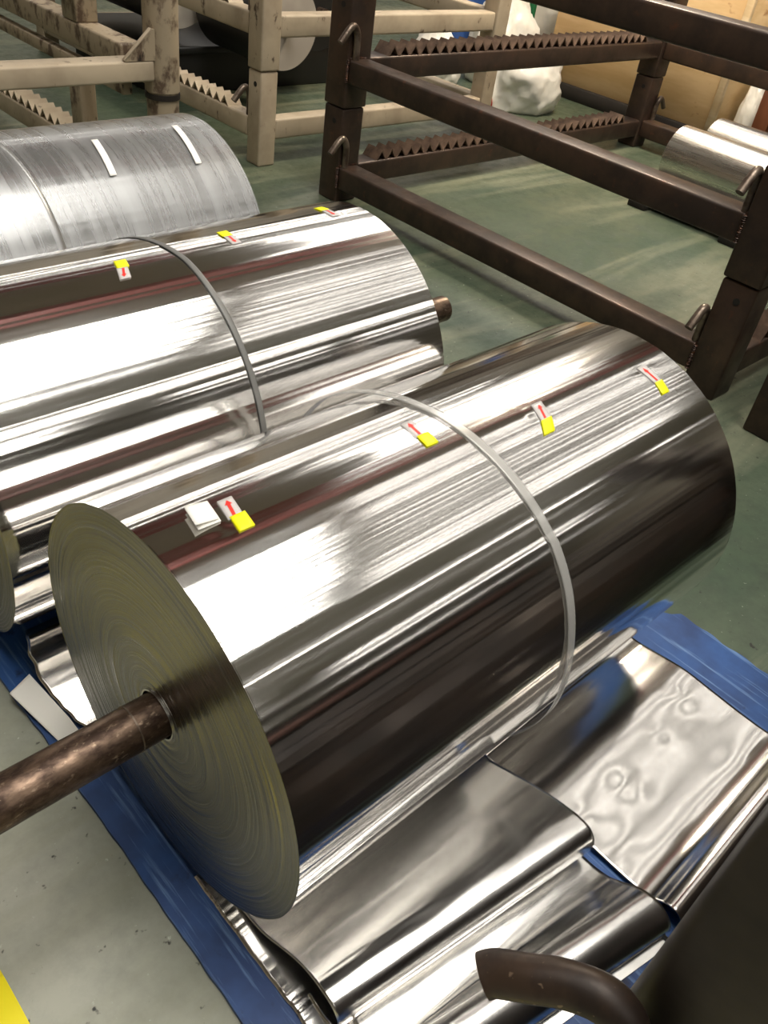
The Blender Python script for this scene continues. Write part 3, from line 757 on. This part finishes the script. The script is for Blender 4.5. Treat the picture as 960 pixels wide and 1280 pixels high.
# unseen warm lamp added to brighten the storage corner
t = tag(empty('added_warm_lamp', (4.2, 2.55, 2.8)), 'unseen warm lamp added above the dark stacked racks', 'lamp')
sh = [(.27, 0), (.275, .012), (.20, .12), (.07, .20), (.06, .26), (.05, .26), (.06, .19), (.19, .11), (.262, 0)]
v = []; f = []
for (r_, z_) in sh:
    for k in range(40): v.append((r_ * math.cos(2 * PI * k / 40), r_ * math.sin(2 * PI * k / 40), z_))
for i in range(len(sh) - 1):
    for k in range(40): f.append((i * 40 + k, i * 40 + (k + 1) % 40, (i + 1) * 40 + (k + 1) % 40, (i + 1) * 40 + k))
link('lamp_shade', mesh('lamp_shade', v, f, True), M['purlin'], t)
link('lamp_glass', tube_mesh('lamp_glass', [(0, 0, .02), (0, 0, .024)], 0.24, 40), M['warm'], t)
link('cord', tube_mesh('cord', [(0, 0, .25), (0, 0, 3.79)], 0.008, 8), M['skid'], t)

# ------------------------------------------------------------------ crates, bags and boards at the back
cr = tag(empty('plywood_crate', (5.30, 2.56, 0)), 'knotty plywood crate on dark skids behind the dark rack', 'crate'); O = (5.30, 2.56, 0)
box('panel', 5.30, 5.318, 2.585, 3.85, 0.085, 0.95, M['ply'], cr, 0.002, 1, off=O)
box('panel', 5.318, 6.10, 3.832, 3.85, 0.085, 0.95, M['ply'], cr, 0.002, 1, off=O)
box('panel', 5.318, 6.10, 2.56, 2.578, 0.085, 0.95, M['ply'], cr, 0.002, 1, off=O)
box('lid', 5.30, 6.10, 2.56, 3.85, 0.95, 0.97, M['plylight'], cr, 0.003, 1, off=O)
box('batten', 5.285, 5.318, 2.535, 2.58, 0.085, 0.95, M['plylight'], cr, 0.003, 1, off=O)
for k in range(3): box('skid', 5.27 + .36 * k, 5.36 + .36 * k, 2.56, 3.90, 0, .085, M['skid'], cr, 0.004, 1, off=O)
cr2 = tag(empty('pale_crate', (6.3, 1.0, 0)), 'tall pale wooden crate behind plywood crate at upper right', 'crate'); O = (6.3, 1.0, 0)
box('panel', 6.30, 6.32, 1.0, 3.4, 0.60, 1.40, M['plylight'], cr2, 0.002, 1, off=O)
box('frame_rail', 6.29, 6.34, 1.0, 3.4, 0.54, 0.60, M['skid'], cr2, 0.002, 1, off=O)
for k, yy in enumerate((1.0, 1.9, 2.75, 3.32)): box('leg', 6.29, 6.37, yy, yy + .08, 0, .54, M['skid'], cr2, 0.003, 1, off=O)
brd = tag(empty('leaning_board', (5.42, 2.06, 0)), 'brown wooden board standing at right edge behind small rolls', 'board'); O = (5.42, 2.06, 0)
for k in range(3): box('plank', 5.42, 5.445, 2.06 + .10 * k, 2.155 + .10 * k, 0, .50, M['board'], brd, 0.002, 1, off=O)
box('batten', 5.445, 5.47, 2.06, 2.355, .26, .32, M['board'], brd, 0.002, 1, off=O)

def bag(name, loc, sx, sy, sz, seed, label, neck=(0, -1, 0.1), m='bag', tie=True, parent_group=None):
    bm = bmesh.new(); bmesh.ops.create_icosphere(bm, subdivisions=5, radius=1.0)
    nd = Vector(neck).normalized(); sd = Vector((seed * 3.1, seed * 1.7, 0))
    for v_ in bm.verts:
        p = v_.co.copy(); n = p.normalized()
        k = max(0, n.dot(nd)); pull = max(0, (k - .86) / .14)
        around = noise.noise(n * 1.6 + sd) * .18 + noise.noise(n * 4 + sd) * .07
        cr_ = 1 - abs(noise.noise(Vector((n.x * 5, n.y * 5, n.z * 12)) + sd)) ** .7
        around += (cr_ - .6) * .06
        r = 1 + around
        if pull > 0:
            r += pull * .42
            tang = p - nd * p.dot(nd); p = nd * p.dot(nd) + tang * (1 - .35 * math.sin(PI * min(1, pull * 1.1)))
        q = p * r
        if q.z < -.55: q.z = -.55 - (q.z + .55) * 0.05
        v_.co = Vector((q.x * sx, q.y * sy, (q.z + .55) * sz))
    me = bpy.data.meshes.new(name); bm.to_mesh(me); bm.free()
    for p in me.polygons: p.use_smooth = True
    t = tag(empty(name, loc), label, 'bag', parent_group)
    link('bag_body', me, M[m], t)
    if tie:
        c = Vector((nd.x * sx * 1.13, nd.y * sy * 1.13, (nd.z * 1.13 + .55) * sz))
        ax = nd.orthogonal().normalized(); bx = nd.cross(ax)
        pts = [c + (ax * math.cos(a) + bx * math.sin(a)) * sx * .27 for a in [2 * PI * i / 20 for i in range(21)]]
        link('tie', tube_mesh('tie', pts, 0.007, 8), M['tie'], t)
    return t
bag('rubbish_bag', (4.72, 3.56, 0.0), .25, .23, .24, 1, 'stuffed white plastic bag tied with red string on floor', neck=(-.75, .25, -.25))
bag('rubbish_bag', (5.08, 4.10, 0.0), .25, .22, .36, 2, 'white bag behind the stuffed one, half hidden by toothed rail', neck=(0, .3, 1), tie=False)
bag('rubbish_bag', (5.95, 4.45, 0.0), .30, .28, .50, 3, 'tall white bag at top beside the plywood crate', neck=(0, -.3, 1), tie=False)
bag('rubbish_bag', (4.58, 4.22, 0.0), .18, .18, .20, 4, 'small white bag behind the beige rack post', neck=(-.2, 0, 1), tie=False)
bag('blue_bag', (5.28, 4.72, 0.0), .20, .20, .46, 5, 'blue printed bag at the top behind beige rack post', neck=(0, 0, 1), m='bagblue', tie=False)
tag(box('green_strip', 5.44, 5.47, 4.16, 4.26, 0.0, .80, M['baggreen'], None, 0.004), 'narrow green board upright among the white bags', 'board')
bag('rubbish_bag', (5.52, 2.44, 0.0), .08, .075, .26, 6, 'slim white bag beside the brown board at right edge', neck=(0, 0, 1), tie=False)
